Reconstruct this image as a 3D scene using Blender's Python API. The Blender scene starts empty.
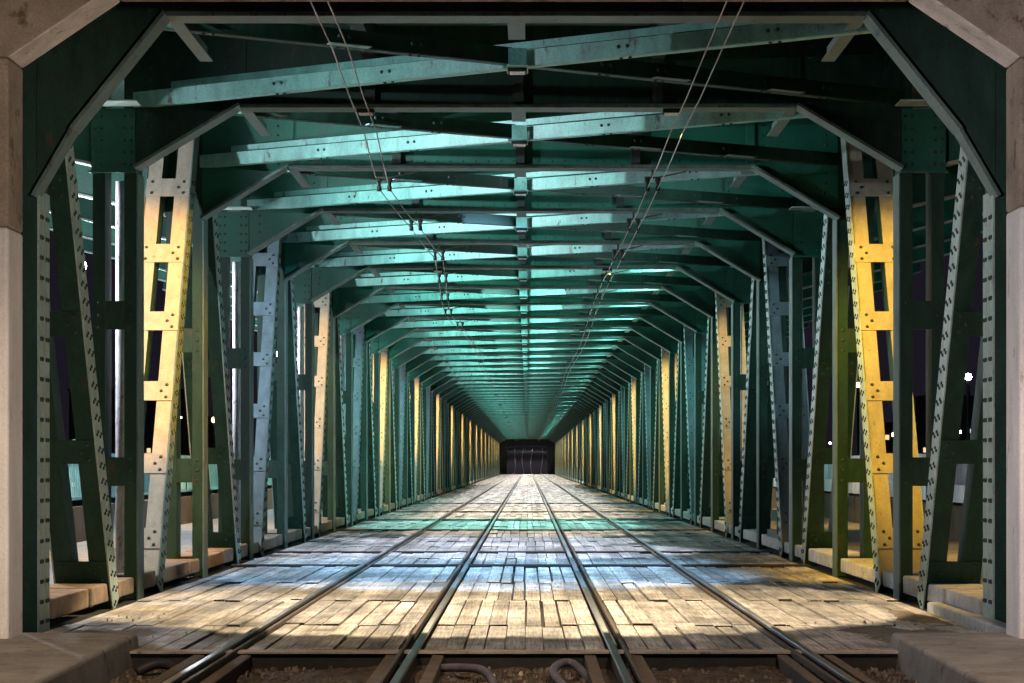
import bpy, bmesh, math, random
from mathutils import Vector, Matrix
R = math.radians
random.seed(7)
S = bpy.context.scene
COL = S.collection

# ------------------------------------------------------------------ camera
cam_d = bpy.data.cameras.new("camera"); cam = bpy.data.objects.new("camera", cam_d); COL.objects.link(cam)
FPX = 2143.0
cam_d.sensor_width = 36.0; cam_d.lens = FPX/1024*36
cam.location = (0.10, 0.0, 1.32); cam.rotation_euler = (R(90), 0, 0)
cam_d.shift_x = -16.0/1024; cam_d.shift_y = 123.5/1024
cam_d.clip_start = 0.5; cam_d.clip_end = 3000
S.camera = cam
# ------------------------------------------------------------------ night sky
w = bpy.data.worlds.new("World"); S.world = w; w.use_nodes = True
bg = w.node_tree.nodes["Background"]
bg.inputs[0].default_value = (0.30, 0.24, 0.42, 1); bg.inputs[1].default_value = 0.034
S.view_settings.view_transform = 'Standard'; S.view_settings.look = 'None'
S.view_settings.exposure = 0.0; S.view_settings.gamma = 1.0
S.render.engine = 'CYCLES'
S.cycles.use_denoising = True
try: S.cycles.denoiser = 'OPENIMAGEDENOISE'
except Exception: pass
S.cycles.max_bounces = 6; S.cycles.diffuse_bounces = 4; S.cycles.glossy_bounces = 3
S.cycles.sample_clamp_indirect = 6.0
S.cycles.use_light_tree = True

# ------------------------------------------------------------------ dimensions
Y0, SP, NB = 17.9, 4.55, 65           # first frame, bay length, frames
YEND = Y0 + SP*(NB-1)
def FY(i): return Y0 + SP*i
ZF = 5.07                              # underside of the cross girders
XI, XO = 4.0, 4.46                     # truss plane, inner and outer
ORD = ['first','second','third','fourth','fifth','sixth','seventh','eighth','ninth','tenth','eleventh','twelfth','thirteenth','fourteenth']
NNEAR = 14

# ------------------------------------------------------------------ lamps (light only; housings are built below)
def light(kind, loc, power, color, radius=0.08, target=None, angle=100, blend=0.4, sx=1, sy=1, spread=180):
    d = bpy.data.lights.new(kind.lower()+"_lamp", kind); d.energy = power; d.color = color
    o = bpy.data.objects.new(kind.lower()+"_lamp", d); COL.objects.link(o); o.location = loc
    if kind in ('POINT','SPOT'): d.shadow_soft_size = radius
    if kind == 'SPOT': d.spot_size = R(angle); d.spot_blend = blend
    if kind == 'AREA':
        d.shape = 'RECTANGLE'; d.size = sx; d.size_y = sy; d.spread = R(spread)
    if target is not None:
        o.rotation_euler = (Vector(target)-Vector(loc)).to_track_quat('-Z','Y').to_euler()
    return o
SOD = (1.0, 0.60, 0.16); SODP = (1.0, 0.74, 0.40)
COOL = (0.66, 0.97, 1.0); TEAL = (0.38, 1.0, 0.90); BLUE = (0.34, 0.64, 1.0); LAV = (0.70, 0.77, 1.0); PINK = (1.0, 0.84, 0.68); WHITE = (0.86, 0.90, 1.0)
FLOODS = []; DOWNS = []
# ceiling floodlights on the left of each bay, above the flanges, thrown across the bay and away from the near mouth
for j in range(0, NB-1):
    if j > 30 and j % 2: continue
    k = (.36,1.4,1.9,2.0,2.0)[j] if j < 5 else (1.5 if j < 16 else .9)
    if j > 30: k *= 1.6
    c = (0.72,.93,1.0) if j < 2 else (COOL if j < 5 else TEAL)
    p = (-3.3, FY(j)+0.35, 5.42)
    light('SPOT', p, 700*k, c, radius=0.05, target=(1.5, FY(j+1)-.3, 5.22), angle=115, blend=0.9)
    FLOODS.append(p)
    if j >= 2 and j < 26:  # weaker fill added from the right side
        p = (3.1, FY(j)+0.9, 5.5)
        light('SPOT', p, 240, c, radius=0.05, target=(-0.5, FY(j+1), 5.3), angle=110, blend=0.9)
        FLOODS.append(p)
# added low teal fill lights deeper in, without a visible source
for j in range(5, NB-1):
    if j > 20 and j % 2: continue
    light('POINT', (2.4, FY(j)+0.5, 5.2), 110 if j < 20 else 170, TEAL); FLOODS.append((2.4, FY(j)+.5, 5.2))
for j in range(3, 15):  # added teal and blue spots that brighten the truss members
    if j in (4, 5): continue
    p = (1.3, FY(j)+0.3, 5.35)
    light('SPOT', p, 2200 if j > 3 else 1500, TEAL if j > 3 else BLUE, radius=.05, target=(-4.2, FY(j)+4.6, 2.2), angle=52, blend=.7); FLOODS.append(p)
    if j > 4:
        p = (-1.3, FY(j)+.3, 5.35)
        light('SPOT', p, 750, TEAL, radius=.05, target=(4.2, FY(j)+4.6, 2.4), angle=50, blend=.7); FLOODS.append(p)
# downlights added to tint each stretch of floor
def down(j, power, color, x=0.0, ang=64, off=0.5, z=5.6):
    y = FY(j)+SP*off
    y = FY(j)+SP*0.5
    light('SPOT', (0, y, 4.985), power*.88, color, radius=0.04, target=(x*.6, FY(j)+SP*off, 0), angle=ang+8, blend=0.3)
    DOWNS.append((0, y, 5.0))
for j in range(1, NB-1):
    if j == 1: down(j, 3200, BLUE, off=0.78, x=-.6)
    elif j == 2: down(j, 2900, BLUE, off=0.6, x=-.8)
    elif j == 3: down(j, 3600, LAV, x=-.6)
    elif j == 4: down(j, 3000, LAV, x=-.6, ang=54)
    elif j == 5: down(j, 2400, PINK, ang=52)
    elif j in (6,7): down(j, 3400, TEAL, x=-.6)
    elif j < 12: down(j, 3800, PINK)
    elif j < 28: down(j, 4200, (1.0,.92,.80) if j % 3 else LAV)
    elif j % 2: down(j, 7500, (1.0,.94,.85), ang=90)
# sodium floodlights every four bays, one per side, on the slotted diagonals
for n, j in enumerate(range(0, NB-2, 4)):
    y = FY(j+1)
    light('SPOT', (-1.6, y, 4.985), 6200 if j != 4 else 3600, (1,.47,.05) if j == 0 else (1,.52,.08), radius=0.05, target=(-4.3, y+2.8, 2.9), angle=50, blend=0.6)
    light('SPOT', (1.6, y, 4.985), 5000, (1,.58,.05) if j == 0 else (1,.52,.07), radius=0.05, target=(4.3, y+2.6, 2.5), angle=60, blend=0.6)
    DOWNS += [(-1.6, y, 4.988), (1.6, y, 4.988)]
for j in range(17, NB-2, 4):
    light('SPOT', (-1.6, FY(j), 4.985), 1500, (1,.72,.38) if j % 3 else (.8,1,.95), radius=0.05, target=(-4.3, FY(j)+2.5, 2.5), angle=66, blend=0.6)
    light('SPOT', (1.6, FY(j), 4.985), 1500, (1,.68,.32) if j % 3 else (.8,1,.95), radius=0.05, target=(4.3, FY(j)+2.5, 2.5), angle=66, blend=0.6)
light('SPOT', (0.0, FY(0)+2.27, 4.985), 4100, (1,.78,.50), radius=0.04, target=(-.1, FY(0)+2.75, 0), angle=81, blend=0.12); DOWNS.append((0, FY(0)+2.27, 5.0))
light('SPOT', (-.4, FY(1)+.5, 5.3), 1000, (1,.92,.82), radius=.04, target=(-4.25, FY(1)+1.75, .7), angle=20, blend=.9); FLOODS.append((-.4, FY(1)+.5, 5.3))  # added white spot brightening the foot of the left cream diagonal
# white lamps under the brackets of the left footway, sodium lamps over both footways
WALK = [(-6.6, FY(j)+.4, 4.35) for j in (1,3,5,7,11,13,15,17)] + [(-6.6, 57.2, 4.35), (-6.6, 61.8, 4.4)]
WALK.sort(key=lambda p: p[1])
for p in WALK: light('POINT', (p[0], p[1], p[2]-0.34), 900 if p[1] < 50 else 400, WHITE, radius=0.07)
for sx in (-1, 1):
    for j in (0, 2, 5, 9, 14):
        light('SPOT', (sx*6.3, FY(j)+1.5, 4.6), 900, (1,.62,.2), radius=.08, target=(sx*6.3, FY(j)+2.5, 0), angle=85, blend=0.6)
# added unseen lights in front of the portal: warm on the left, paler on the right
light('SPOT', (3.0, 3.0, 2.3), 3400, (1.0,.84,.70), radius=.2, target=(-4.0, 15.4, 2.6), angle=27, blend=0.8)
light('SPOT', (-3.0, 3.0, 2.3), 4000, (0.96,.88,.92), radius=.2, target=(4.0, 15.4, 2.6), angle=27, blend=0.8)
for sx in (-1, 1): light('SPOT', (sx*2.4, 8.0, 8.0), 2500, (1.0,.76,.54) if sx < 0 else (1.0,.78,.62), radius=.15, target=(sx*2.7, 13.1, 0), angle=46, blend=0.5)

# ------------------------------------------------------------------ materials
def mat(name, base, vary=0.35, rough=0.55, rust=0.0, rustcol=(0.10,0.045,0.02), scale=6.0, metallic=0.0, bump=0.15, streak=True, attr=False, spec=0.4, fine=60.0, grain=False):
    m = bpy.data.materials.new(name); m.use_nodes = True
    nt = m.node_tree; N = nt.nodes; L = nt.links
    b = N["Principled BSDF"]; b.inputs["Metallic"].default_value = metallic
    b.inputs["Specular IOR Level"].default_value = spec
    tc = N.new("ShaderNodeTexCoord"); oi = N.new("ShaderNodeObjectInfo")
    ad = N.new("ShaderNodeVectorMath"); ad.operation = 'ADD'
    ml = N.new("ShaderNodeMath"); ml.operation = 'MULTIPLY'; ml.inputs[1].default_value = 37.0
    L.new(oi.outputs["Random"], ml.inputs[0]); L.new(tc.outputs["Object"], ad.inputs[0]); L.new(ml.outputs[0], ad.inputs[1])
    mp = N.new("ShaderNodeMapping"); mp.inputs["Scale"].default_value = (1,1,0.35 if streak else 1)
    L.new(ad.outputs[0], mp.inputs[0])
    n1 = N.new("ShaderNodeTexNoise"); n1.inputs["Scale"].default_value = scale; n1.inputs["Detail"].default_value = 6; n1.inputs["Roughness"].default_value = 0.65
    L.new(mp.outputs[0], n1.inputs["Vector"])
    n2 = N.new("ShaderNodeTexNoise"); n2.inputs["Scale"].default_value = fine; n2.inputs["Detail"].default_value = 3
    L.new(ad.outputs[0], n2.inputs["Vector"])
    r1 = N.new("ShaderNodeMapRange"); r1.inputs[1].default_value = 0.3; r1.inputs[2].default_value = 0.7
    r1.inputs[3].default_value = 1-vary; r1.inputs[4].default_value = 1+vary
    L.new(n1.outputs[0], r1.inputs[0])
    r2 = N.new("ShaderNodeMapRange"); r2.inputs[1].default_value = 0.3; r2.inputs[2].default_value = 0.7
    r2.inputs[3].default_value = 1-vary*0.5; r2.inputs[4].default_value = 1+vary*0.5
    L.new(n2.outputs[0], r2.inputs[0])
    mm = N.new("ShaderNodeMath"); mm.operation = 'MULTIPLY'; L.new(r1.outputs[0], mm.inputs[0]); L.new(r2.outputs[0], mm.inputs[1])
    vm = N.new("ShaderNodeVectorMath"); vm.operation = 'SCALE'; vm.inputs[0].default_value = base
    if attr:
        at = N.new("ShaderNodeAttribute"); at.attribute_name = "tone"
        L.new(at.outputs["Color"], vm.inputs[0])
    L.new(mm.outputs[0], vm.inputs["Scale"])
    out = vm.outputs[0]
    if grain:
        mg = N.new("ShaderNodeMapping"); mg.inputs["Scale"].default_value = (38, 1.1, 20); L.new(tc.outputs["Object"], mg.inputs[0])
        ng = N.new("ShaderNodeTexNoise"); ng.inputs["Scale"].default_value = 1.6; ng.inputs["Detail"].default_value = 5; ng.inputs["Roughness"].default_value = .7; L.new(mg.outputs[0], ng.inputs["Vector"])
        rg = N.new("ShaderNodeMapRange"); rg.inputs[1].default_value = .32; rg.inputs[2].default_value = .62; rg.inputs[3].default_value = .38; rg.inputs[4].default_value = 1.15; L.new(ng.outputs[0], rg.inputs[0])
        nb = N.new("ShaderNodeTexNoise"); nb.inputs["Scale"].default_value = .8; nb.inputs["Detail"].default_value = 7; nb.inputs["Roughness"].default_value = .7; L.new(tc.outputs["Object"], nb.inputs["Vector"])
        rb = N.new("ShaderNodeMapRange"); rb.inputs[1].default_value = .35; rb.inputs[2].default_value = .6; rb.inputs[3].default_value = .42; rb.inputs[4].default_value = 1.1; L.new(nb.outputs[0], rb.inputs[0])
        ms = N.new("ShaderNodeMapping"); ms.inputs["Scale"].default_value = (2.6, .07, 1); L.new(tc.outputs["Object"], ms.inputs[0])
        ns = N.new("ShaderNodeTexNoise"); ns.inputs["Scale"].default_value = 1.5; ns.inputs["Detail"].default_value = 4; L.new(ms.outputs[0], ns.inputs["Vector"])
        rs = N.new("ShaderNodeMapRange"); rs.inputs[1].default_value = .36; rs.inputs[2].default_value = .6; rs.inputs[3].default_value = .6; rs.inputs[4].default_value = 1.12; L.new(ns.outputs[0], rs.inputs[0])
        gs = N.new("ShaderNodeMath"); gs.operation = 'MULTIPLY'; L.new(rs.outputs[0], gs.inputs[0]); L.new(rb.outputs[0], gs.inputs[1])
        gm = N.new("ShaderNodeMath"); gm.operation = 'MULTIPLY'; L.new(rg.outputs[0], gm.inputs[0]); L.new(gs.outputs[0], gm.inputs[1])
        gv = N.new("ShaderNodeVectorMath"); gv.operation = 'SCALE'; L.new(out, gv.inputs[0]); L.new(gm.outputs[0], gv.inputs["Scale"]); out = gv.outputs[0]
    if rust > 0:
        n3 = N.new("ShaderNodeTexNoise"); n3.inputs["Scale"].default_value = scale*1.7; n3.inputs["Detail"].default_value = 8; n3.inputs["Roughness"].default_value = 0.7
        L.new(mp.outputs[0], n3.inputs["Vector"])
        r3 = N.new("ShaderNodeMapRange"); r3.inputs[1].default_value = 0.66-rust*0.25; r3.inputs[2].default_value = 0.72-rust*0.2
        L.new(n3.outputs[0], r3.inputs[0])
        mx = N.new("ShaderNodeMix"); mx.data_type = 'RGBA'
        L.new(r3.outputs[0], mx.inputs[0]); L.new(out, mx.inputs[6]); mx.inputs[7].default_value = (*rustcol, 1)
        out = mx.outputs[2]
    L.new(out, b.inputs["Base Color"])
    rr = N.new("ShaderNodeMapRange"); rr.inputs[3].default_value = max(0.05, rough-0.15); rr.inputs[4].default_value = min(1, rough+0.2)
    L.new(n1.outputs[0], rr.inputs[0]); L.new(rr.outputs[0], b.inputs["Roughness"])
    if bump:
        bp = N.new("ShaderNodeBump"); bp.inputs["Strength"].default_value = bump; bp.inputs["Distance"].default_value = 0.02
        L.new(mm.outputs[0], bp.inputs["Height"]); L.new(bp.outputs[0], b.inputs["Normal"])
    return m
def glow(name, color, strength):
    m = bpy.data.materials.new(name); m.use_nodes = True; b = m.node_tree.nodes["Principled BSDF"]
    b.inputs["Emission Color"].default_value = (*color,1); b.inputs["Emission Strength"].default_value = strength
    b.inputs["Base Color"].default_value = (.8,.8,.8,1)
    return m
M = {}
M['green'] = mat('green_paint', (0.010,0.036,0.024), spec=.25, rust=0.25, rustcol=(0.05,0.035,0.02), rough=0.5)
M['web'] = mat('girder_green_paint', (0.006,0.088,0.058), rust=0.12, rustcol=(0.04,0.06,0.04), scale=2.2, rough=0.5, vary=.25)
M['dark'] = mat('dark_paint_and_shade', (0.012,0.02,0.017), rough=0.6)  # dark fittings; on the stiffeners it is shade put into the colour
M['pale'] = mat('weathered_pale_paint', (0.27,0.35,0.32), rust=0.30, rustcol=(0.16,0.13,0.09), scale=9, rough=0.5)
M['flange'] = mat('grey_green_flange_paint', (0.085,0.13,0.112), rust=0.3, rustcol=(0.07,0.05,0.03), rough=0.5)
M['brace'] = mat('bracing_paint', (0.17,0.37,0.335), rust=0.28, rustcol=(0.08,0.09,0.07), scale=4, rough=0.42)
M['cream'] = mat('lit_cream_paint', (0.30,0.27,0.21), rust=0.2, rustcol=(0.20,0.15,0.10), scale=8, rough=0.6, vary=.2)  # lighter tone imitates lamplight on the rising faces
M['slate'] = mat('unlit_slate_paint', (0.10,0.145,0.165), rust=.18, rustcol=(0.06,0.06,0.055), scale=8, rough=.5, vary=.25)  # darker tone imitates the rising faces that get no lamplight
M['rivet'] = mat('rivet_shade_dark', (0.02,0.035,0.03), rough=0.6)  # shade on the rivet heads is put into their colour
M['steel'] = mat('worn_rail_steel', (0.40,0.40,0.41), rough=0.38, metallic=1.0, vary=.2, bump=.05, streak=False)
M['rail'] = mat('rusty_rail_steel', (0.09,0.07,0.055), rough=0.6, metallic=0.3, rust=.4, streak=False)
M['wood'] = mat('weathered_timber', (0.30,0.29,0.27), attr=True, rough=0.75, vary=.3, rust=.2, rustcol=(0.09,0.075,0.06), scale=3.0, streak=False, bump=.35, spec=.3, grain=True)
M['endgrain'] = mat('rotten_end_grain', (0.045,0.036,0.03), rough=0.9)
M['oldwood'] = mat('creosoted_timber', (0.10,0.075,0.055), rough=0.8, vary=.4, streak=False, bump=.4)
M['conc'] = mat('stained_concrete', (0.33,0.29,0.25), rough=0.85, vary=.3, rust=.3, rustcol=(0.15,0.11,0.08), scale=3.5, streak=False, bump=.3)
M['pad'] = mat('worn_concrete_slab', (0.23,0.21,0.19), rough=0.85, vary=.35, rust=.35, rustcol=(0.10,0.075,0.05), scale=2.2, streak=False, bump=.35)
M['stone'] = mat('brown_concrete', (0.27,0.215,0.165), rough=0.9, vary=.3, rust=.35, rustcol=(0.12,0.085,0.06), scale=2.5, streak=False, bump=.3)
M['reveal'] = mat('pale_render', (0.58,0.52,0.48), rough=0.85, vary=.25, rust=.3, rustcol=(0.2,0.15,0.12), scale=4, streak=False)
M['white'] = mat('whitewashed_concrete', (0.66,0.62,0.60), rough=0.8, vary=.16, rust=.2, rustcol=(0.34,0.29,0.26), scale=4)
M['kerbb'] = mat('rust_stained_kerb', (0.24,0.18,0.13), rough=0.85, vary=.35, rust=.35, rustcol=(0.13,0.075,0.04), scale=5, streak=False, bump=.35)
M['kerbw'] = mat('grey_concrete_kerb', (0.42,0.42,0.40), rough=0.85, vary=.28, rust=.3, rustcol=(0.17,0.14,0.11), scale=5, streak=False, bump=.35)
M['walk'] = mat('footway_asphalt', (0.20,0.19,0.17), rough=0.85, vary=.25, scale=2, streak=False)
M['dirt'] = mat('dark_ballast_soil', (0.065,0.045,0.030), rough=0.95, vary=.6, scale=7, streak=False, bump=.8, fine=45)
M['soil'] = mat('grey_grit', (0.15,0.125,0.10), rough=0.95, vary=.5, scale=9, streak=False, bump=.8, fine=90)
M['gravel'] = mat('ballast_stone', (0.15,0.115,0.085), attr=True, rough=0.9, vary=.3, scale=9, streak=False)
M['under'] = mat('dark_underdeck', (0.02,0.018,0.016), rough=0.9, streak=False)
M['slab'] = mat('upper_deck_underside', (0.05,0.10,0.085), rough=0.8, streak=False, scale=1.5)
M['pipe'] = mat('white_pipe_paint', (0.72,0.72,0.74), rough=0.5, rust=.35, rustcol=(0.25,0.2,0.17), scale=14, fine=120)
M['wire'] = mat('copper_wire', (0.30,0.26,0.22), rough=0.4, metallic=.7, streak=False)
M['black'] = mat('black_rubber', (0.02,0.018,0.02), rough=0.6, streak=False)
M['hose'] = mat('grey_plastic_hose', (0.11,0.10,0.12), rough=0.6, streak=False)
M['fence'] = mat('teal_fence_paint', (0.20,0.42,0.40), rough=0.5)
M['fencew'] = mat('white_fence_paint', (0.58,0.60,0.64), rough=0.5)
M['parap'] = mat('ochre_parapet', (0.10,0.068,0.042), rough=0.85, vary=.25, scale=1.5, streak=False)
M['house'] = mat('night_facade', (0.16,0.14,0.15), rough=0.9, streak=False, scale=.3)
M['water'] = mat('dark_river', (0.012,0.014,0.022), rough=0.15, streak=False, scale=.4)
M['earth'] = mat('dark_ground', (0.05,0.045,0.04), rough=0.95, streak=False, scale=.5)
M['lampw'] = glow('lit_white_lamp', (0.9,0.96,1.0), 60)
M['lampf'] = glow('lit_far_lamp', (0.95,0.97,1.0), 50)
M['winw'] = glow('lit_window', (1.0,0.72,0.36), 1.1)
M['winc'] = glow('lit_cool_window', (0.75,0.85,1.0), 1.2)
M['sodl'] = glow('lit_sodium_lamp', (1.0,0.7,0.3), 25)

# ------------------------------------------------------------------ mesh helpers
class MB:
    def __init__(s): s.v=[]; s.f=[]; s.mi=[]; s.tone=[]; s.t=None
    def add(s, vs, fs, mi=0):
        o=len(s.v); s.v += [tuple(v) for v in vs]
        for f in fs: s.f.append(tuple(o+i for i in f)); s.mi.append(mi); s.tone.append(s.t)
        return s
    def hexa(s, p, mi=0):      # 8 points: bottom ring 0-3, top ring 4-7
        return s.add(p, [(3,2,1,0),(4,5,6,7),(0,1,5,4),(1,2,6,5),(2,3,7,6),(3,0,4,7)], mi)
    def box(s, x0,x1,y0,y1,z0,z1, mi=0):
        return s.hexa([(x0,y0,z0),(x1,y0,z0),(x1,y1,z0),(x0,y1,z0),(x0,y0,z1),(x1,y0,z1),(x1,y1,z1),(x0,y1,z1)], mi)
    def bar(s, a, b, u, hu, hv, mi=0):   # box from a to b; u = side direction (half size hu), v = other (half hv)
        a=Vector(a); b=Vector(b); d=(b-a).normalized(); u=Vector(u); u=(u-d*u.dot(d)).normalized(); v=d.cross(u)
        p=[a-u*hu-v*hv, a+u*hu-v*hv, a+u*hu+v*hv, a-u*hu+v*hv]
        return s.hexa(p+[q+(b-a) for q in p], mi)
    def prism_y(s, poly, y0, y1, mi=0):  # poly in x,z
        n=len(poly); vs=[(x,y0,z) for x,z in poly]+[(x,y1,z) for x,z in poly]
        return s.add(vs, [tuple(range(n)), tuple(range(2*n-1,n-1,-1))]+[(i+n,(i+1)%n+n,(i+1)%n,i) for i in range(n)], mi)
    def prism_x(s, poly, x0, x1, mi=0):  # poly in y,z
        n=len(poly); vs=[(x0,y,z) for y,z in poly]+[(x1,y,z) for y,z in poly]
        return s.add(vs, [tuple(range(n)), tuple(range(2*n-1,n-1,-1))]+[(i+n,(i+1)%n+n,(i+1)%n,i) for i in range(n)], mi)
    def tube(s, pts, r, n=8, mi=0):
        pts=[Vector(p) for p in pts]; o=len(s.v); k=len(pts)
        for i,p in enumerate(pts):
            d=(pts[min(i+1,k-1)]-pts[max(i-1,0)]).normalized()
            u=d.cross(Vector((0,0,1))); u = Vector((1,0,0)) if u.length<1e-3 else u.normalized(); v=d.cross(u)
            for j in range(n):
                a=2*math.pi*j/n; s.v.append(tuple(p+u*math.cos(a)*r+v*math.sin(a)*r))
        for i in range(k-1):
            for j in range(n):
                s.f.append((o+i*n+j,o+i*n+(j+1)%n,o+(i+1)*n+(j+1)%n,o+(i+1)*n+j)); s.mi.append(mi); s.tone.append(s.t)
        s.f.append(tuple(o+j for j in range(n))[::-1]); s.f.append(tuple(o+(k-1)*n+j for j in range(n))); s.mi += [mi,mi]; s.tone += [s.t,s.t]
        return s
    def rivet(s, c, nrm, r=0.02, mi=1):
        c=Vector(c); nrm=Vector(nrm).normalized(); u=nrm.orthogonal().normalized(); v=nrm.cross(u)
        o=len(s.v); n=6
        for (rr,h) in ((r,0),(r*0.75,r*0.62)):
            for j in range(n):
                a=2*math.pi*j/n; s.v.append(tuple(c+u*math.cos(a)*rr+v*math.sin(a)*rr+nrm*h))
        s.v.append(tuple(c+nrm*r*0.85))
        for j in range(n):
            s.f.append((o+j,o+(j+1)%n,o+n+(j+1)%n,o+n+j)); s.f.append((o+n+j,o+n+(j+1)%n,o+2*n)); s.mi += [mi,mi]; s.tone += [s.t,s.t]
        return s
    def ball(s, c, r, n=10, k=6, mi=0):
        o=len(s.v); c=Vector(c)
        for i in range(1,k):
            a=math.pi*i/k
            for j in range(n): b=2*math.pi*j/n; s.v.append(tuple(c+Vector((math.sin(a)*math.cos(b),math.sin(a)*math.sin(b),math.cos(a)))*r))
        s.v += [tuple(c+Vector((0,0,r))), tuple(c-Vector((0,0,r)))]; T=o+n*(k-1)
        fs=[(o+i*n+j,o+i*n+(j+1)%n,o+(i+1)*n+(j+1)%n,o+(i+1)*n+j) for i in range(k-2) for j in range(n)]
        fs+=[(T,o+(j+1)%n,o+j) for j in range(n)]+[(T+1,o+(k-2)*n+j,o+(k-2)*n+(j+1)%n) for j in range(n)]
        for f in fs: s.f.append(f); s.mi.append(mi); s.tone.append(s.t)
        return s
    def mesh(s, name, mats, smooth=False, fix=True):
        me=bpy.data.meshes.new(name); me.from_pydata(s.v,[],s.f)
        for m in (mats if isinstance(mats,(list,tuple)) else [mats]): me.materials.append(m)
        me.polygons.foreach_set("material_index", s.mi)
        if any(t is not None for t in s.tone):
            ca=me.color_attributes.new("tone",'FLOAT_COLOR','CORNER'); data=[]
            for p,t in zip(me.polygons,s.tone):
                t=t or (.3,.3,.3)
                data += [t[0],t[1],t[2],1.0]*p.loop_total
            ca.data.foreach_set("color", data)
        if fix:
            bm=bmesh.new(); bm.from_mesh(me); bmesh.ops.recalc_face_normals(bm, faces=bm.faces); bm.to_mesh(me); bm.free()
        if smooth: me.polygons.foreach_set("use_smooth",[True]*len(me.polygons))
        me.update(); return me
    def obj(s, name, mats, parent=None, smooth=False):
        return put(s.mesh(name, mats, smooth), name, parent)
def put(me, name, parent=None, loc=None):
    o=bpy.data.objects.new(name, me); COL.objects.link(o)
    if parent is not None: o.parent=parent
    if loc is not None: o.location=loc
    return o
def tag(o, label, cat=None, group=None, kind=None):
    if label: o["label"]=label
    if cat: o["category"]=cat
    if group: o["group"]=group
    if kind: o["kind"]=kind
    return o
def thing(name, label, cat, loc=(0,0,0), group=None):
    o=bpy.data.objects.new(name,None); COL.objects.link(o); o.location=loc; o.empty_display_size=.2
    return tag(o,label,cat,group)
def structure(o, label=None): o["kind"]='structure'; 
def copy_tree(o, parent=None):
    c=o.copy(); COL.objects.link(c)
    if parent is not None: c.parent=parent
    for ch in list(o.children): copy_tree(ch, c)
    return c
def bevel(o, wd=0.02, seg=2):
    m=o.modifiers.new("bevel",'BEVEL'); m.width=wd; m.segments=seg; m.limit_method='ANGLE'
    return o

# ================================================================== STRUCTURE
# ---- ground, river, far bank
g = MB(); g.box(-1500,1500,-300,2500,-9.2,-9.0); o=g.obj('river', M['water']); structure(o)
g = MB(); g.box(-1500,1500,150,2500,-9.1,-6.5); o=g.obj('ground', M['earth']); structure(o)
# ---- ballast bed in front of the bridge
import numpy as np
rng = np.random.default_rng(3)
def bed():
    mb=MB(); xs=np.linspace(-3.4,3.4,120); ys=np.linspace(3.0,15.45,150)
    h=rng.normal(0,0.012,(len(ys),len(xs)))
    hh=(h+np.roll(h,1,0)+np.roll(h,1,1)+np.roll(h,-1,0)+np.roll(h,-1,1))/2.2
    big=np.sin(xs[None,:]*2.7+1)*np.cos(ys[:,None]*1.9)*0.02
    vs=[(x,y,-0.15+hh[i,j]+big[i,j]) for i,y in enumerate(ys) for j,x in enumerate(xs)]
    n=len(xs); fs=[(i*n+j,i*n+j+1,(i+1)*n+j+1,(i+1)*n+j) for i in range(len(ys)-1) for j in range(n-1)]
    mb.add(vs,fs); o=mb.obj('track_bed', M['dirt'], smooth=False); structure(o)
bed()
g=MB(); g.box(-9,9,-3,15.45,-1.2,-0.28); o=g.obj('embankment', M['earth']); structure(o)
# loose stones
def stones():
    mb=MB()
    for k in range(5500):
        x=random.uniform(-2.75,2.75); y=random.uniform(11.5,15.4)
        if any(abs(x-rx)<0.17 for rx in (-2.1,-.715,.715,2.1)): continue
        r=abs(random.gauss(0.006,0.006))+0.004; t=random.uniform(.05,.17)
        if random.random()<0.025: t=random.uniform(.3,.55)
        mb.t=(t*1.08,t*.86,t*.66)
        vs=[]; ph=random.random()*6
        for q in range(5):
            a=ph+q*1.2566; rr=r*random.uniform(.7,1.3); vs.append((x+rr*math.cos(a), y+rr*1.2*math.sin(a), -0.155))
        for q in range(5):
            a=ph+.3+q*1.2566; rr=r*random.uniform(.4,.9); vs.append((x+rr*math.cos(a), y+rr*math.sin(a), -0.15+r*random.uniform(.6,1.5)))
        mb.add(vs,[(5,6,7,8,9)]+[(q,(q+1)%5,5+(q+1)%5,5+q) for q in range(5)])
    for (cx,cy,n,sp) in ((-3.3,18.9,14,.15),(2.95,18.3,8,.35),(3.1,16.8,25,.4),(-2.7,16.6,8,.4)):
        for k in range(n):
            x=random.gauss(cx,sp); y=random.gauss(cy,sp*1.6)
            if abs(x)>3.75 or y<15.7 or any(abs(x-rx)<.14 for rx in (-2.1,-.715,.715,2.1)): continue
            r=abs(random.gauss(.004,.004))+.003; t=random.uniform(.15,.45); mb.t=(t*1.03,t*.97,t*.9); z=-.024
            vs=[]; ph=random.random()*6
            for q in range(5):
                a=ph+q*1.2566; rr=r*random.uniform(.7,1.3); vs.append((x+rr*math.cos(a), y+rr*1.2*math.sin(a), z-.01))
            for q in range(5):
                a=ph+.3+q*1.2566; rr=r*random.uniform(.4,.9); vs.append((x+rr*math.cos(a), y+rr*math.sin(a), z+r*random.uniform(.8,1.7)))
            mb.add(vs,[(5,6,7,8,9)]+[(q,(q+1)%5,5+(q+1)%5,5+q) for q in range(5)])
    o=mb.obj('ballast_gravel', M['gravel']); tag(o,'loose dark stones scattered over the soil between the tram rails','gravel',None,'stuff')
stones()
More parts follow.
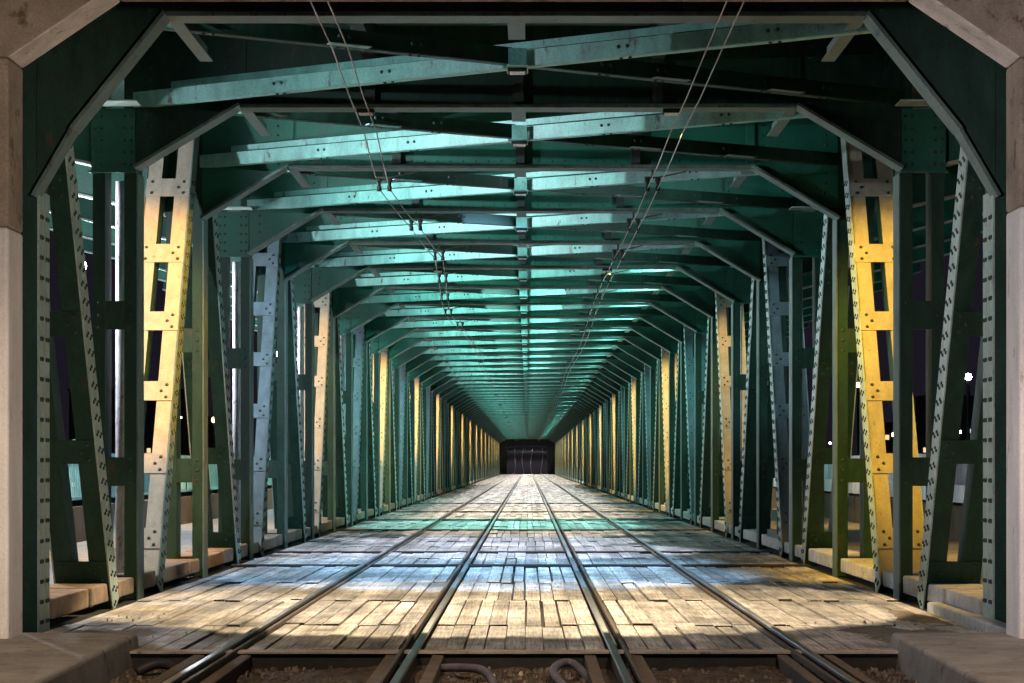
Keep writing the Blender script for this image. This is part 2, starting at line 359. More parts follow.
# ---- timber deck
RX=(-2.1,-.715,.715,2.1)
YD0=15.62
def deck():
    mb=MB()
    strips=[(-3.80,-2.15),(-1.99,-.835),(-.668,.668),(.835,1.99),(2.15,3.80)]
    rows=[]; y=YD0
    L0=[2.45,3.15]; 
    rows=[(YD0,18.1),(18.1,21.35),(21.35,24.6),(24.6,28.45)]
    y=28.75
    while y<YEND+1.5:
        rows.append((y,y+SP*0.5)); y+=SP*0.5
    for (a,b) in strips:
        prev=None
        n=max(1,round((b-a)/0.155)); wv=(b-a)/n
        for (y0,y1) in rows:
            jn=[random.gauss(0,.02) for _ in range(n+1)]; jn[0]=jn[-1]=0
            skew=random.uniform(-.02,.02)
            base=random.uniform(.9,1.1)
            first=prev is None
            prev=prev or [0]*n; cur=[(random.gauss(0,.10) if y0<28 and y1<28 else random.gauss(0,.06)) if random.random()<.75 else 0 for _ in range(n)]
            if abs(y1-28.45)<.01 : cur=[0]*n
            if abs(y0-28.75)<.01 : prev=[0]*n
            for k in range(n):
                near = y0<30
                gp=random.choice([.006,.008,.012,.018,.034]) if near else random.choice([.006,.01,.016])
                x0=a+k*wv+jn[k]*.6+gp/2; x1=a+(k+1)*wv+jn[k+1]*.6-gp/2
                e0=y0+prev[k]+random.uniform(.005,.03); e1=y1+cur[k]-random.uniform(.005,.03)
                z=-0.03+random.uniform(-.012,.008); dz=random.uniform(-.004,.004)
                sk=skew+random.uniform(-.008,.008)
                t=random.uniform(.32,.46)*base; wm=random.uniform(0,.05)
                mb.t=(t*(1.03+wm),t*.985,t*(.93-wm))
                tl=random.uniform(-.003,.003)
                mb.hexa([(x0,e0,-.1),(x1,e0,-.1),(x1+sk*0,e1,-.1),(x0,e1,-.1),(x0,e0,z),(x1,e0,z+tl),(x1,e1,z+dz+tl),(x0,e1,z+dz)])
                mb.mi[-4]=1
            prev=cur
    o=mb.obj('timber_deck', [M['wood'],M['endgrain']]); structure(o)
    u=MB(); u.box(-4.6,4.6,15.5,YEND+2.0,-.5,-.098); o=u.obj('deck_underlay', M['under']); structure(o)
deck()
def soil(cx,cy,rx,ry):
    mb=MB(); nr,na=7,28; ph=random.random()*6; vs=[(cx,cy,-.008)]
    for i in range(1,nr+1):
        for j in range(na):
            a=2*math.pi*j/na; f=i/nr; e=1+.22*math.sin(3*a+ph)+.12*math.sin(7*a+2*ph)
            vs.append((cx+rx*f*e*math.cos(a), cy+ry*f*e*math.sin(a), -.008-.045*f**2+random.uniform(-.005,.005)))
    fs=[(0,1+j,1+(j+1)%na) for j in range(na)]+[(1+(i-1)*na+j,1+i*na+j,1+i*na+(j+1)%na,1+(i-1)*na+(j+1)%na) for i in range(1,nr) for j in range(na)]
    mb.add(vs,fs); o=mb.obj('soil_patch',M['soil'],None,True); structure(o)
soil(3.1,17.0,.62,1.3); soil(-3.25,16.9,.5,1.2); soil(3.5,19.0,.28,1.1)
# ---- footways either side and upper deck
for sx in (-1,1):
    a,b=sorted((sx*4.52,sx*7.4)); g=MB(); g.box(a,b,15.9,YEND+2,-.35,.10)
    o=g.obj('footpath', M['walk']); structure(o)
g=MB(); g.box(-8.6,8.6,FY(0)-.9,YEND+1,5.93,6.25); o=g.obj('upper_road', M['slab']); structure(o)

# ================================================================== THINGS
# ---- concrete portal in front
def portal(y0,y1,label,name='concrete_portal',zs=3.0,near=True):
    t=thing(name,label,'portal',(0,(y0+y1)/2,0)); yo=-(y0+y1)/2
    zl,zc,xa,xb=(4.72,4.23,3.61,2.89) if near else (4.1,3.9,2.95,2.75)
    for sx in (-1,1):
        zz=3.02 if sx<0 else 3.17
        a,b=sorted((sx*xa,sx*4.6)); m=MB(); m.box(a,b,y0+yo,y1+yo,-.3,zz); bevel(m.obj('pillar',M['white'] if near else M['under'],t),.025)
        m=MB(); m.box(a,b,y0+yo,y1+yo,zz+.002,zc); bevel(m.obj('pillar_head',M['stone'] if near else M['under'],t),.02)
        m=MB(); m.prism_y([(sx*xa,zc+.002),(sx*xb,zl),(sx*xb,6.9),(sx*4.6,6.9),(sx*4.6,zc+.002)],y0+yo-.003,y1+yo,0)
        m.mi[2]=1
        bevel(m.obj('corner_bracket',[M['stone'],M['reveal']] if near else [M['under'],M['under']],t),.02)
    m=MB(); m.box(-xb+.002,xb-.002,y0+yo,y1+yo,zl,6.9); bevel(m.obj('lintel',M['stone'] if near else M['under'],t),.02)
    return t
portal(15.3,15.75,'weathered concrete portal framing the near mouth of the bridge, pillars whitewashed')

# ---- concrete pads beside the portal
for sx,lab in ((-1,'stained concrete slab under the left portal pillar'),(1,'chipped concrete slab under the right portal pillar')):
    m=MB(); a=2.66; b=6.5
    P=[(sx*2.58,8),(sx*2.74,15.9),(sx*b,15.98),(sx*b,8)]
    if sx<0: P=P[::-1]
    m.hexa([(x,y,-.35) for x,y in P]+[(x+ (sx*.05 if abs(x)<3 else 0),y-(.03 if y>15 else 0),.08) for x,y in P])
    o=bevel(m.obj('concrete_slab',M['pad']),.03,3); tag(o,lab,'slab')
# ---- front edge beam
m=MB(); m.box(-3.1,3.1,15.46,15.615,-.3,-.04); m.box(-3.1,3.1,15.43,15.61,-.039,-.024)
m.mi=[0]*6+[1]*6; o=m.obj('edge_beam',[M['under'],M['conc']]); tag(o,'worn transverse edge beam where the plank deck begins','beam')
for k,yj in enumerate((28.6,33.1,44.2,52.3,61.4,75.0)):
    m=MB(); m.box(-3.85,3.85,yj-.07,yj+.07,-.12,-.006 if k!=1 else -.012); m.box(-3.85,3.85,yj-.2,yj-.12,-.1,-.016)
    o=m.obj('expansion_joint',M['under']); tag(o,f'dark steel expansion joint across the plank deck, {ORD[k]} from the near end','expansion joint','expansion joints across the deck')
# ---- low kerb stones by the first post on the right and left
for sx,lab in ((-1,'rust stained kerb stone beside the first left post'),(1,'pale kerb stone beside the first right post')):
    m=MB(); a,b=sorted((sx*3.86,sx*4.02)); 
    m.box(a,b,16.7,20.2,-.2,.03);
    if sx<0: continue
    o=bevel(m.obj('kerb_stone',M['kerbb'] if sx<0 else M['kerbw']),.02); tag(o,lab,'kerb')

# ---- rails
def rail(x,label):
    t=thing('tram_rail',label,'rail',(x,9,0)); s=1 if x>0 else -1
    inner = -s if abs(x)>1.4 else s       # groove lies on the track's inside
    y0,y1=-5,YEND+2
    m=MB(); a,b=sorted((-.027,.027)); m.box(a,b,y0,y1,-.035,0.0); bevel(m.obj('rail_head',M['steel'],t),.008)
    m=MB(); m.box(-.015,.015,y0,y1,-.16,-.0352); m.box(-.07,.07,y0,y1,-.19,-.161); m.obj('rail_foot',M['rail'],t)
    a,b=sorted((inner*.078,inner*.108)); m=MB(); m.box(a,b,y0,y1,-.06,-.008); bevel(m.obj('check_rail',M['rail'],t),.006)
    for q in (-1,1):
        a,b=sorted((q*.125,q*.21)); m=MB(); m.hexa([(a,4-9,-.2),(b,4-9,-.2),(b,15.44-9,-.2),(a,15.44-9,-.2),(a,4-9,-.075),(b,4-9,-.08),(b,15.44-9,-.05),(a,15.44-9,-.045)])
        bevel(m.obj('timber_guard',M['oldwood'],t),.01)
rail(-2.1,'leftmost tram rail, polished head in a dark groove along the plank deck')
rail(-.715,'left rail of the middle pair running down the centre of the deck')
rail(.715,'right rail of the middle pair running down the centre of the deck')
rail(2.1,'rightmost tram rail, polished head in a dark groove along the plank deck')
# ---- hoses in the ballast
def hose(pts,r,lab,matn='hose'):
    P=[]; pts=[Vector(p) for p in pts]
    for i in range(len(pts)-1):
        p0=pts[max(i-1,0)];p1=pts[i];p2=pts[i+1];p3=pts[min(i+2,len(pts)-1)]
        for k in range(6):
            t=k/6; P.append(0.5*((2*p1)+(-p0+p2)*t+(2*p0-5*p1+4*p2-p3)*t*t+(-p0+3*p1-3*p2+p3)*t**3))
    P.append(pts[-1]); m=MB(); m.tube(P,r,10); o=m.obj('hose',M[matn],None,True); tag(o,lab,'hose')
hose([(-.55,14.95,-.10),(-.38,14.75,-.075),(-.22,14.55,-.07),(-.14,14.3,-.12),(-.13,13.9,-.16)],.03,'grey hose lying in the ballast beside the left middle rail')
hose([(.52,14.6,-.15),(.42,14.95,-.07),(.32,14.85,-.06),(.27,14.3,-.07),(.34,13.6,-.10),(.42,12.8,-.13)],.03,'curved brown hose looped in the ballast by the right middle rail')
hose([(-2.62,14.9,-.12),(-2.5,14.95,-.07),(-2.38,14.9,-.08),(-2.28,14.7,-.14)],.035,'short dark hose end beside the left concrete slab','black')

# ---- frames ------------------------------------------------------------
def frame_proto(first):
    t=thing('portal_frame','','portal frame',(0,0,0))
    kx = 2.9
    if first: ch=[(2.9,ZF),(3.68,4.10),(4.0,3.55)]
    else: ch=[(2.9,ZF),(4.0,4.41)]
    m=MB()
    poly=[(-x,z+.03) for x,z in ch[::-1]]+[(x,z+.03) for x,z in ch]+[(4.0,5.92),(-4.0,5.92)]
    m.prism_y(poly,-.015,.015,0)
    for x in (-2.9,2.9): m.box(x-.05,x+.05,-.05,-.0155,ZF+.06,5.9,0)
    for sx in (-1,1):
        for zz in [4.75+.12*k for k in range(9)]:
            for q in (3.05,3.85):
                if zz> (5.07-(q-2.9)*(.6 if not first else 1.2))+.1: m.rivet((sx*q,-.0155,zz),(0,-1,0),.017,1)
    for k in range(36): 
        x=-2.8+k*.16; m.rivet((x,-.0155,ZF+.075),(0,-1,0),.014,1)
    m.obj('girder_web',[M['green'] if first else M['web'],M['rivet']],t)  # end frame web is darker to imitate its lack of light
    for x in (-1.55,0.0,1.45):
        m=MB(); m.box(x-.055,x+.055,-.14,-.016,ZF+.035,5.9); m.obj('stiffener',M['dark'],t)  # near-black colour imitates the shade under the stringers
    m=MB(); m.box(-kx,kx,-.15,.15,ZF-.03,ZF+.0); m.box(-kx,kx,-.10,-.016,ZF+.001,ZF+.02); 
    m.obj('bottom_flange',M['flange'],t)
    for sx in (-1,1):
        m=MB()
        for (p,q) in zip(ch[:-1],ch[1:]):
            a=Vector((sx*p[0],0,p[1])); b=Vector((sx*q[0],0,q[1])); d=(b-a).normalized()
            nn=Vector((d.z*sx,0,-d.x*sx)); nn = nn if nn.z<0 else -nn
            off=-nn*.0
            A=a+d*.002; B=b
            pts=[]
            hw=.15 if p[1]>4.5 or first and p[1]>4.3 else .12
            m.hexa([A+Vector((0,-hw,0)),A+Vector((0,hw,0)),B+Vector((0,hw,0)),B+Vector((0,-hw,0)),A-nn*.03+Vector((0,-hw,0)),A-nn*.03+Vector((0,hw,0)),B-nn*.03+Vector((0,hw,0)),B-nn*.03+Vector((0,-hw,0))])
        m.obj('knee_flange',M['flange'],t)
    return t
def lab_i(i,near,far):
    return near.format(ORD[i]) if i<NNEAR else far
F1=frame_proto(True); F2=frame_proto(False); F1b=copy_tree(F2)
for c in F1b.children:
    if c.name.startswith('girder_web'): c.data=c.data.copy(); c.data.materials[0]=M['green']  # second frame web darkened to imitate its unlit look
for i in range(NB):
    o=F1 if i==0 else (F1b if i==1 else (F2 if i==2 else copy_tree(F2)))
    o.location=(0,FY(i),0)
    tag(o, ('steeper-kneed dark green end frame spanning the tracks just behind the concrete portal' if i==0 else
        lab_i(i,'{} green portal frame counted from the near mouth, spanning the tracks','far small teal portal frame deep in the tunnel, beyond the fourteenth')),'portal frame','portal frames of the bridge')

# ---- posts --------------------------------------------------------------
def post_proto(kind,sx):
    t=thing('truss_post','','truss post')
    dp=.34
    if kind=='end':
        m=MB(); a,b=sorted((sx*4.0,sx*4.5)); m.box(a,b,0,.02,-.08,5.9,0)
        for zz in (0.5,1.55,2.6,3.2):
            for q in (4.13,4.2): 
                m.rivet((sx*q,0,zz),(0,-1,0),.025,1); m.rivet((sx*q,0,zz+.14),(0,-1,0),.025,1)
        m.obj('front_plate',[M['green'],M['rivet']],t)
        for q in (4.0+.05,4.40):
            m=MB(); m.box(sx*q-.045,sx*q+.045,.021,.40,-.08,5.9); m.obj('leg',M['green'],t)
        m=MB(); a,b=sorted((sx*3.985,sx*3.999)); m.box(a,b,0,.40,-.12,3.62,0)
        k=0; zz=.0
        while zz<3.55:
            for q in (.06,.12,.26,.33): m.rivet((sx*3.985,q,zz),(-sx,0,0),.021,1)
            zz+=.17
        m.obj('inner_flange',[M['pale'],M['rivet']],t)
        return t
    for q in (0,1):
        m=MB(); a,b=sorted((sx*(4.0+.33*q),sx*(4.13+.33*q))); m.box(a,b,0,dp,-.08,5.9,0)
        for zz in (1.12,1.25,1.38,2.76,2.89,3.02): m.rivet((sx*(4.065+.33*q),0,zz),(0,-1,0),.022,1)
        m.obj('leg',[M['green'],M['rivet']],t)
    m=MB(); a,b=sorted((sx*3.985,sx*3.999)); m.box(a,b,-.012,dp+.01,-.12,4.38 if kind=='main' else 4.5,0)
    m.obj('inner_flange',M['flange'],t)
    for zz in ((1.10,2.74) if kind=='main' else (1.10,2.74)):
        m=MB(); a,b=sorted((sx*4.132,sx*4.328)); m.box(a,b,.004,.03,zz,zz+.30)
        m.obj('batten_plate',M['green'],t)
    if kind=='main':
        m=MB(); a,b=sorted((sx*4.01,sx*4.47)); m.box(a,b,-.03,-.002,4.40,5.05,0)
        for q in (4.05,4.12,4.36,4.43):
            for k in range(5): m.rivet((sx*q,-.03,4.47+k*.125),(0,-1,0),.018,1)
        m.box(a-.02,b+.02,-.08,-.031,4.375,4.395,0)
        a2,b2=sorted((sx*3.92,sx*5.0)); m.box(a2,b2,.03,.50,5.052,5.066,2); m.box(a2,b2,-.5,-.145,5.052,5.066,2)
        m.obj('gusset_plate',[M['web'],M['rivet'],M['pale']],t)
    else:
        m=MB(); a,b=sorted((sx*4.465,sx*4.48)); m.prism_x([(-.7,5.9),(-.7,5.2),(-.25,4.5),(.55,4.5),(1.0,5.2),(1.0,5.9)],a,b,0)
        m.obj('gusset_plate',[M['web']],t)
    return t
for sx,side in ((-1,'left'),(1,'right')):
    protos={}
    for i in range(NB):
        kind='end' if i==0 else ('main' if i%2 else 'node')
        if kind in protos: o=copy_tree(protos[kind])
        else: o=protos[kind]=post_proto(kind,sx)
        o.location=(0,FY(i),0)
        lab = f'{side} end post with a broad riveted pale edge, nearest the concrete portal' if i==0 else \
            lab_i(i, side+(' two-legged post with top gusset under the {} frame' if i%2 else ' slim upright under the {} frame from the near mouth'), f'far thin {side} truss post beyond the fourteenth frame')
        tag(o,lab,'truss post',f'{side} truss posts')

# ---- diagonals ----------------------------------------------------------
def diag_proto(kind,sx):
    """kind 'up': foot near, head far (face turned up); 'down': head near, foot far.  local y=0 at the near frame"""
    t=thing('truss_diagonal','','truss diagonal')
    if kind in ('up','slate'): a=Vector((0,1.35,-.06)); b=Vector((0,4.12,5.6))
    else: b=Vector((0,.45,5.6)); a=Vector((0,3.35,-.06))
    d=(b-a).normalized(); n=Vector((0,-d.z,d.y))           # n faces the camera side
    if n.y>0: n=-n
    T=.15; ln=(b-a).length
    W0,W1=4.0,4.52
    def P(x,s,h): return Vector((sx*x,0,0))+a+d*s+n*h       # h from -T..T
    def slab(m,x0,x1,s0,s1,h0,h1,mi=0):
        p=[P(x0,s0,h0),P(x1,s0,h0),P(x1,s0,h1),P(x0,s0,h1)]; q=[P(x0,s1,h0),P(x1,s1,h0),P(x1,s1,h1),P(x0,s1,h1)]
        m.hexa(p+q,mi)
    front=M['cream'] if kind=='up' else (M['slate'] if kind=='slate' else M['green'])  # cream stands for lit rising faces, slate for unlit ones
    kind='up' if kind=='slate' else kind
    for (x0,x1) in ((W0,W0+.175),(W1-.175,W1)):
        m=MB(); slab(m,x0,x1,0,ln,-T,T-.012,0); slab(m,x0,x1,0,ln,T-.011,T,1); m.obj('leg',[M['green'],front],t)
    for q,(x0,x1) in enumerate(((W0-.015,W0-.001),(W1+.001,W1+.015))):
        m=MB(); slab(m,x0,x1,-.02 if q==0 else .1,ln,-T-.012,T+.012,0)
        if q==0:
            s=.05; k=0
            while s<ln*.86:
                for h in ((-.10,-.04) if k%2 else (.03,.09)): m.rivet(P(x0,s,h),(-sx,0,0),.019,1)
                s+=.085; k+=1
        m.obj('inner_flange' if q==0 else 'outer_flange',[M['pale'] if kind=='down' or sx>0 else M['flange'],M['rivet']],t)  # left rising strips get the darker tone to imitate shade
    step=.93 if kind=='up' else 1.32
    s=.55 if kind=='up' else .45
    while s<ln-.3:
        m=MB(); hl=.125; slab(m,W0+.0,W1-.0,s-hl,s+hl,T+.001,T+.013,0)
        for (x,e) in ((W0+.07,-.08),(W0+.07,.08),(W0+.13,0),(W1-.07,-.08),(W1-.07,.08)): m.rivet(P(x,s+e,T+.013),n,.021,1)
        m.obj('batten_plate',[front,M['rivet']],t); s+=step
    return t
for sx,side in ((-1,'left'),(1,'right')):
    pr={}
    for i in range(NB-1):
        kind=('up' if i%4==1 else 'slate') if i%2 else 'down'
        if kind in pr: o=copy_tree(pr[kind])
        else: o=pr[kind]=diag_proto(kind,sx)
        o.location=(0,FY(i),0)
        if i==1: lab=('pale cream' if sx<0 else 'bright yellow')+f' lit {side} diagonal with slotted batten face, nearest of its kind'
        elif i<NNEAR-1: lab=f'{side} diagonal {"with pale slotted face rising away" if kind=="up" else ("with shade-tinted slate slotted face rising away" if kind=="slate" else "leaning toward the viewer")}, between {ORD[i]} and {ORD[i+1]} frames'
        else: lab=f'far thin {side} diagonal seen beyond the fourteenth frame'
        tag(o,lab,'truss diagonal',f'{side} truss diagonals')
# ---- chords
for sx,side in ((-1,'left'),(1,'right')):
    m=MB(); a,b=sorted((sx*4.01,sx*4.45)); m.box(a,b,FY(0)-.5,YEND+.5,5.905,5.925); m.box(a,b,FY(0)-.4,YEND+.4,-.78,-.36)
    o=m.obj('truss_chord',M['green']); tag(o,f'dark green {side} truss chord running the length of the bridge','truss chord')
# ---- stringers under the upper road
for x,lab in ((-1.55,'left'),(1.45,'right')):
    m=MB(); m.box(x-.07,x+.07,FY(0)-.5,YEND,5.55,5.925); o=m.obj('ceiling_stringer',M['dark']); tag(o,f'dark {lab} stringer beam running above the cross frames','beam')
# ---- wind bracing per bay
def brace_proto():
    t=thing('wind_bracing','','bracing')
    def bar(p,q,z,name,mm='brace'):
        m=MB(); p=Vector((*p,z)); q=Vector((*q,z)); d=(q-p).normalized(); up=Vector((0,0,1)); n=Vector((d.y,-d.x,0)); n=n if n.y<0 else -n
        L_=(q-p).length
        m.bar(p+up*.075,q+up*.075,up,.075,.006)
        m.bar(p-n*.06,q-n*.06,up,.006,.055)
        for s in (.2,.34,.62,.78):
            for e in (-.04,.05):
                c=p+d*(s*L_+e)+up*.085+n*.0065; m.rivet(c,n,.02,1)
                c=p+d*(s*L_+e)-n*.05-up*.0065; m.rivet(c,-up,.02,1)
        m.obj('brace_bar',[M[mm],M['rivet']],t)
    bar((-4.03,SP-.018),(4.03,.018),5.07,'a')  # paler tone imitates the lamplight this bar catches
    bar((-4.03,.018),(-.05,SP/2-.03),5.095,'b','green'); bar((.05,SP/2+.03),(4.03,SP-.018),5.095,'b','green')  # dark tone imitates shade on the bars facing the other way
    p=Vector((-3.9,SP-.02,5.30)); q=Vector((3.9,.09,5.30)); d=(q-p).normalized(); n=Vector((d.y,-d.x,0)); n=n if n.y<0 else -n
    m=MB(); m.bar(p-n*.14,q-n*.14,(0,0,1),.035,.006); m.bar(p-n*.19,q-n*.19,(0,0,1),.005,.05); m.obj('brace_angle',M['brace'],t)
    for (f,mm) in ((.30,'brace'),(.70,'flange'),(.86,'flange')):
        p=Vector((-3.75,.18,5.083)); q=Vector((3.75,SP-.18,5.083)); c=p.lerp(q,f); d=(q-p).normalized()
        m=MB(); m.bar(c-d*.2-Vector((0,.12,0)),c+d*.2-Vector((0,.12,0)),(0,0,1),.004,.05); m.obj('batten_plate',M[mm],t)
    m=MB(); m.box(-.10,.10,SP/2-.22,SP/2+.22,5.045,5.057); m.box(-.085,.085,SP/2-.14,SP/2-.128,5.06,5.22); m.obj('gusset_plate',M['brace'],t)
    for x,wd in ((-2.9,.06),(0,.075),(2.9,.06)):
        m=MB(); 
        if x==0:
            m.box(-wd,wd,.152,1.15,5.10,5.115); m.box(-.01,.01,.152,1.15,5.116,5.3)
        else: m.box(x-wd,x+wd,.152,2.1,5.085,5.10); m.box(x-.01,x+.01,.152,2.1,5.101,5.22)
        m.obj('strut',M['flange'],t)
    return t
bp=None
for i in range(NB-1):
    o=brace_proto() if bp is None else copy_tree(bp); bp=bp or o
    o.location=(0,FY(i),0)
    tag(o,'crossed wind bracing right behind the end frame, highest in the picture' if i==0 else (f'crossed overhead wind bracing between {ORD[i]} and {ORD[i+1]} frames' if i<NNEAR-1 else 'far crossed wind bracing overhead beyond the fourteenth frame'),'bracing','crossed wind bracing under the upper road')
# ---- cantilever brackets outside
def bracket_proto(sx):
    t=thing('cantilever_bracket','','bracket')
    m=MB(); m.prism_y([(sx*4.485,4.5),(sx*8.4,5.42),(sx*8.4,5.92),(sx*4.485,5.92)],-.012,.012); m.obj('bracket_web',M['web'],t)
    m=MB(); a=Vector((sx*4.485,0,4.485)); b=Vector((sx*8.4,0,5.405)); m.bar(a,b,(0,1,0),.12,.014); m.obj('bracket_flange',M['pale'],t)
    return t
for sx,side in ((-1,'left'),(1,'right')):
    pr=None
    for i in range(0,40):
        o=bracket_proto(sx) if pr is None else copy_tree(pr); pr=pr or o
        o.location=(0,FY(i)+.17,0)
        tag(o,lab_i(i,side+' tapered roof bracket outside the {} frame, over the footway',f'far {side} tapered roof bracket beyond the fourteenth frame'),'bracket',f'{side} brackets over the footway')
# ---- kerb blocks
for sx,side in ((-1,'left'),(1,'right')):
    for i in range(NB-1):
        if i%2: segs=((.42,1.25),(1.75,3.6),(3.66,4.42))
        else: segs=((.44,1.9),(1.97,2.95),(3.45,4.5))
        if i==0: segs=((.75,2.2),(2.35,3.5),(3.7,4.5))
        for k,(s0,s1) in enumerate(segs):
            if i>30 and k==1: s1=segs[2][1]
            if i>30 and k==2: continue
            a,b=sorted((sx*4.018,sx*4.53)); m=MB(); j=random.uniform(-.012,.012); z=.155+random.uniform(-.012,.012)
            m.box(a,b,FY(i)+s0,FY(i)+s1,-.02,z); o=m.obj('kerb_block',(M['kerbb'] if sx<0 else M['kerbw'])); 
            if i<12: bevel(o,.018)
            pos=('front','middle','back')[k]
            if i<NNEAR-1: lab=f'{"rusty brown" if sx<0 else "pale grey"} {pos} kerb block on the {side}, between {ORD[i]} and {ORD[i+1]} frames'
            else: lab=f'far {side} kerb block, a sliver beyond the fourteenth frame'
            tag(o,lab,'kerb block',f'{side} kerb blocks along the deck')
# ---- downpipes behind left posts, conduits in right posts
for i in range(1,24,2):
    t=tag(MB().tube([(0,0,-.2),(0,0,4.36)],.062,14).obj('drain_pipe',M['pipe'],None,True),lab_i(i,'white lit drain pipe in the gap of the left post, {} frame','far white drain pipe by a left post beyond the fourteenth frame'),'pipe','drain pipes behind the left posts')
    t.location=(-4.265,FY(i)+.55,0)
for i in (1,3,5):
    t=tag(MB().tube([(0,0,.1),(0,0,4.36)],.017,8).tube([(0,0,1.55),(0,0,1.62)],.03,8).obj('conduit',M['pipe'],None,True),f'thin pale conduit in the gap of the right post, {ORD[i]} frame','conduit','conduits in the right posts'); t.location=(4.19,FY(i)+.5,0)

# ---- contact wires and clamps
xl=[-1.48,-1.52,-1.68,-1.58,-1.42,-1.62,-1.72]
def wx(i,side):
    if side<0: return (-1.47,-1.55,-1.71,-1.55,-1.40,-1.52,-1.66,-1.75,-1.62,-1.48)[min(i,9)] if i<10 else -1.5+.12*math.sin(i*1.3)
    return 1.62+.05*math.sin(i*.8) if i>0 else 1.66
ZW=4.80
for side,sn in ((-1,'left'),(1,'right')):
    for e in (-.065,.065):
        pts=[(wx(0,side)+e+.0,6.0,ZW+.05)]
        for i in range(NB):
            pts.append((wx(i,side)+e,FY(i),ZW))
            if i<NB-1: pts.append(((wx(i,side)+wx(i+1,side))/2+e,FY(i)+SP/2,ZW-.025))
        o=MB().tube(pts,.0065,6).obj('contact_wire',M['wire'],None,True)
        tag(o,f'{"outer" if e*side>0 else "inner"} wire of the {sn} overhead pair above the tram track','wire',f'{sn} contact wires')
def clamp_proto():
    t=thing('wire_clamp','','wire clamp')
    for e in (-.065,.065):
        m=MB(); m.tube([(e,0,-.03),(e,0,.03)],.03,8); m.tube([(e,0,.03),(e,0,.09)],.022,8); m.tube([(e,0,.09),(e,0,.13)],.036,8); m.obj('insulator',M['black'],t,True)
    m=MB(); m.bar((-.1,0,.14),(.1,0,.14),(0,0,1),.012,.02); m.bar((0,0,.14),(0,0,.245),(1,0,0),.014,.014); m.bar((.06,0,.14),(.42,0.02,.22),(0,0,1),.008,.008); m.obj('hanger_arm',M['rail'],t)
    return t
for side,sn in ((-1,'left'),(1,'right')):
    for i in range(2,9):
        if side<0 and i==2: o=cp=clamp_proto()
        else: o=copy_tree(cp)
        o.location=(wx(i,side),FY(i),ZW)
        tag(o,lab_i(i,f'dark {sn} wire clamp hanging under the '+'{} frame',f'far {sn} wire clamp under a frame beyond the fourteenth'),'wire clamp',f'{sn} wire clamps')
# ---- housings added for the ceiling floods and fill lights
def flood_proto():
    t=thing('floodlight','','floodlight')
    m=MB(); m.hexa([(-.12,-.08,.07),(.12,-.08,.07),(.12,.08,.07),(-.12,.08,.07),(-.07,-.05,.17),(.07,-.05,.17),(.07,.05,.17),(-.07,.05,.17)]); m.obj('housing',M['dark'],t)
    m=MB(); m.bar((0,0,.17),(0,0,.4),(1,0,0),.015,.015); m.obj('bracket',M['dark'],t)
    return t
FLOODS=sorted(FLOODS,key=lambda p:p[1])
for k,(x,y,z) in enumerate(FLOODS):
    o=flood_proto() if k==0 else copy_tree(fp)
    fp=o if k==0 else fp
    o.location=(x,y,z-.045)
    tag(o,'small dark housing added for a ceiling light between two cross girders under the upper road','floodlight','ceiling floodlights')
pr=None
for k,p in enumerate(DOWNS):  # small housings added for the downlights and sodium lights
    if pr is None:
        o=thing('downlight','','downlight'); m=MB(); m.box(-.09,.09,-.09,.09,.012,.05); m.obj('housing',M['dark'],o); m=MB(); m.box(-.07,.07,-.07,.07,.004,.0115); m.obj('lens',M['pipe'],o)
    else: o=copy_tree(pr)
    pr=o; o.location=p
    tag(o,f'flat square downlight under the bracing crossing between {ORD[k]} and {ORD[k+1]} frames' if False else 'flat square light housing added under the overhead steelwork','downlight','downlights under the bracing')
# ---- footway lamps
def wl_proto():
    t=thing('footway_lamp','','lamp')
    m=MB(); m.tube([(0,0,0),(0,0,.10)],.11,12); m.tube([(0,0,.10),(0,0,.75)],.015,6); m.obj('housing',M['dark'],t)
    m=MB(); m.ball((0,0,-.07),.12); m.obj('lamp_glass',M['lampw'],t,True)
    return t
wp=None
for k,p in enumerate(WALK):
    o=wl_proto() if wp is None else copy_tree(wp); wp=wp or o; o.location=p
    tag(o,f'bright white lamp over the left footway, {ORD[k]} from the near end' if k<13 else 'far white lamp over the left footway','lamp','white lamps over the left footway')
# ---- parapets and railings outside
for sx,side in ((-1,'left'),(1,'right')):
    x=sx*7.0
    for k in range(0,26):
        ya=18+k*9.1; a,b=sorted((x,x+sx*.22)); m=MB(); m.box(a,b,ya,ya+9.02,.10,.66); o=m.obj('parapet_wall',M['parap'])
        tag(o,f'{ORD[k]} low ochre parapet length beside the {side} footway' if k<6 else f'far low parapet length beside the {side} footway','parapet',f'{side} parapet lengths')
        t=thing('railing',f'{"teal" if sx<0 else "white"} railing on the {ORD[k]} parapet length, {side} footway' if k<6 else f'far railing on the {side} parapet','railing',(x+sx*.11,ya,.66),f'{side} railings')
        m=MB(); m.box(-.03,.03,0,9.02,.80,.86); m.box(-.02,.02,0,9.02,.10,.15); m.obj('rail',M['fence'] if sx<0 else M['fencew'],t)
        m=MB()
        n=60 if k<8 else 20
        for q in range(n): yy=.08+q*(8.9/n); m.box(-.012,.012,yy,yy+.025,.15,.80)
        m.obj('baluster',M['fence'] if sx<0 else M['fencew'],t)
        if sx>0 and k<8:
            m=MB(); m.box(-.16,-.12,0,9.02,.06,.34); m.box(-.175,-.161,0,9.02,.12,.17); m.obj('guard_rail',M['fencew'],t)
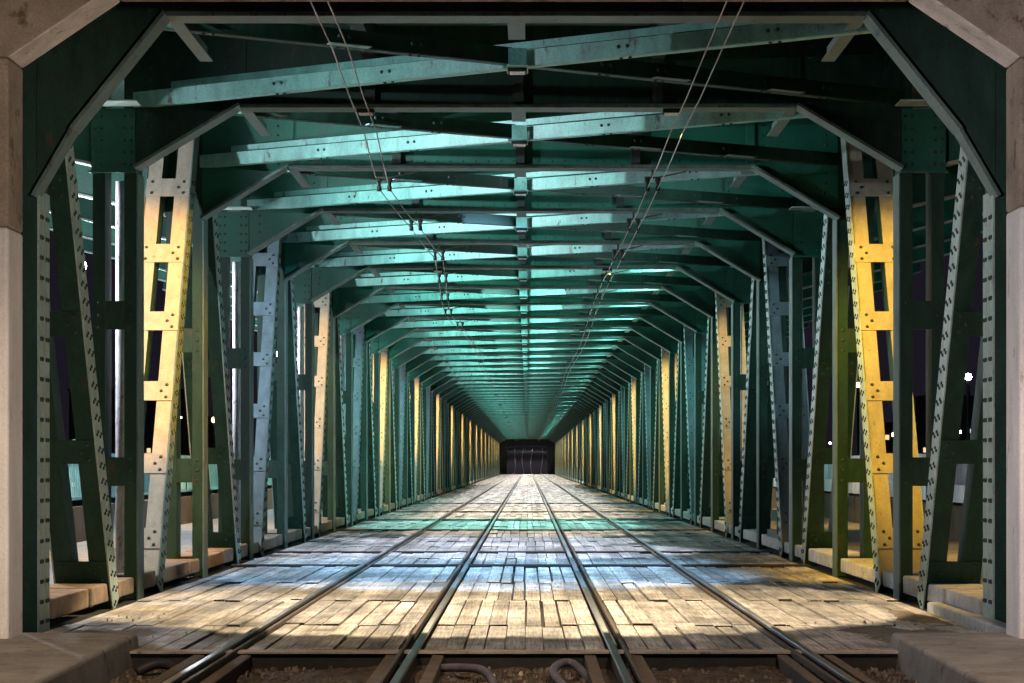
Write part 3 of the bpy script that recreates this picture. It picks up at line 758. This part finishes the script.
# ---- far end
portal(YEND+2.6,YEND+3.2,'dim concrete portal closing the far end of the bridge','concrete_portal',near=False)  # near-black colour makes the far portal look unlit
m=MB(); m.prism_x([(YEND+2.2,-.12),(YEND+25,-.05),(YEND+110,4.5),(YEND+110,-9),(YEND+2.2,-9)],-14,14); o=m.obj('far_road',M['earth']); structure(o)
for q,(x0) in enumerate((-2.1,-.715,.715,2.1)):
    pts=[]
    for k in range(30):
        f=k/29; y=YEND+3+f*105; z=(-.05 if y<YEND+25 else -.05+(y-YEND-25)/85*4.55)+.12
        pts.append((x0*1.05+.22*math.sin(f*5+q*1.3)+(.5*f if q==3 else 0),y,z))
    o=MB().tube(pts,.045,5).obj('tram_rail',M['pipe'],None,True); tag(o,('leftmost','second','third','rightmost')[q]+' wavy pale rail climbing away beyond the far portal','rail','rails beyond the far portal')  # pale colour imitates lamp glints along the rails
for k in range(9):
    x=-4.4+k*1.1+random.uniform(-.2,.2)
    t=thing('street_lamp',f'tiny far lamp beyond the end portal, {ORD[k]} from the left in its row','street lamp',(x,YEND+100,3.9),'row of lamps beyond the far portal')
    m=MB(); m.tube([(0,0,0),(0,0,2.0)],.05,6); m.obj('pole',M['dark'],t)
    m=MB(); m.tube([(0,0,2.0),(0,0,2.22)],.10 if k!=5 else .2,8); m.obj('lamp_head',M['lampf'],t)
light('POINT',(0,YEND+55,16),3500,(.88,.80,1),radius=.3)  # added light that brightens the far road and rails
# ---- city beyond the river
bl=[(-120,640,34,30,'pale'),(-230,800,50,38,'tall'),(-95,560,24,20,'low'),(135,640,34,28,'pale'),(240,800,52,40,'tall'),(100,540,22,18,'low'),(-340,900,70,34,'wide'),(350,940,70,32,'wide')]
for (x,y,wd,h,nm) in bl:
    sd='left' if x<0 else 'right'
    t=thing('apartment_building',f'{nm} dark apartment block with a few lit windows, far off on the {sd}','building',(x,y,-6.5))
    m=MB(); m.box(-wd/2,wd/2,0,12,0,h); m.box(-wd/2-.4,wd/2+.4,-.4,12.4,h+.002,h+.6); m.obj('wall',M['house'],t)
    nx=int(wd/3.2); nz=int(h/3.2); cnt=0
    for a in range(nx):
        for b in range(nz):
            if random.random()<.22 and cnt<40:
                cnt+=1; xx=-wd/2+1.6+a*3.2; zz=1.4+b*3.2
                m=MB(); m.box(xx-.5,xx+.5,-.04,-.003,zz,zz+1.2); m.obj('window',M['winw'] if random.random()<.7 else M['winc'],t)
for (x,y,z,lab,mm) in ((19.0,92,5.0,'bright white street lamp far off to the right of the bridge','lampf'),(-30,150,3.4,'warm street lamp far off to the left of the bridge','sodl'),(24,140,3.2,'warm street lamp beyond the right railing','sodl')):
    t=thing('street_lamp',lab,'street lamp',(x,y,-9)); m=MB(); m.tube([(0,0,0),(0,0,z+9)],.08,8); m.obj('pole',M['dark'],t)
    m=MB(); m.ball((0,0,z+9.1),.15); m.obj('lamp_head',M[mm],t,True)

rl=random.Random(5); pr=None
for sx,sd in ((-1,'left'),(1,'right')):
    for k in range(14):
        y=rl.uniform(110,330); x=sx*(10+y*rl.uniform(.02,.19)); z=rl.uniform(1.5,9)
        t=thing('street_lamp',f'tiny distant city lamp glowing beyond the {sd} railing','street lamp',(x,y,-6.5),f'distant city lamps on the {sd}')
        m=MB(); m.tube([(0,0,0),(0,0,z+6.5)],.07,6); m.obj('pole',M['dark'],t); m=MB(); m.ball((0,0,z+6.6),.16,8,5); m.obj('lamp_head',M['lampf'] if rl.random()<.45 else M['sodl'],t,True)
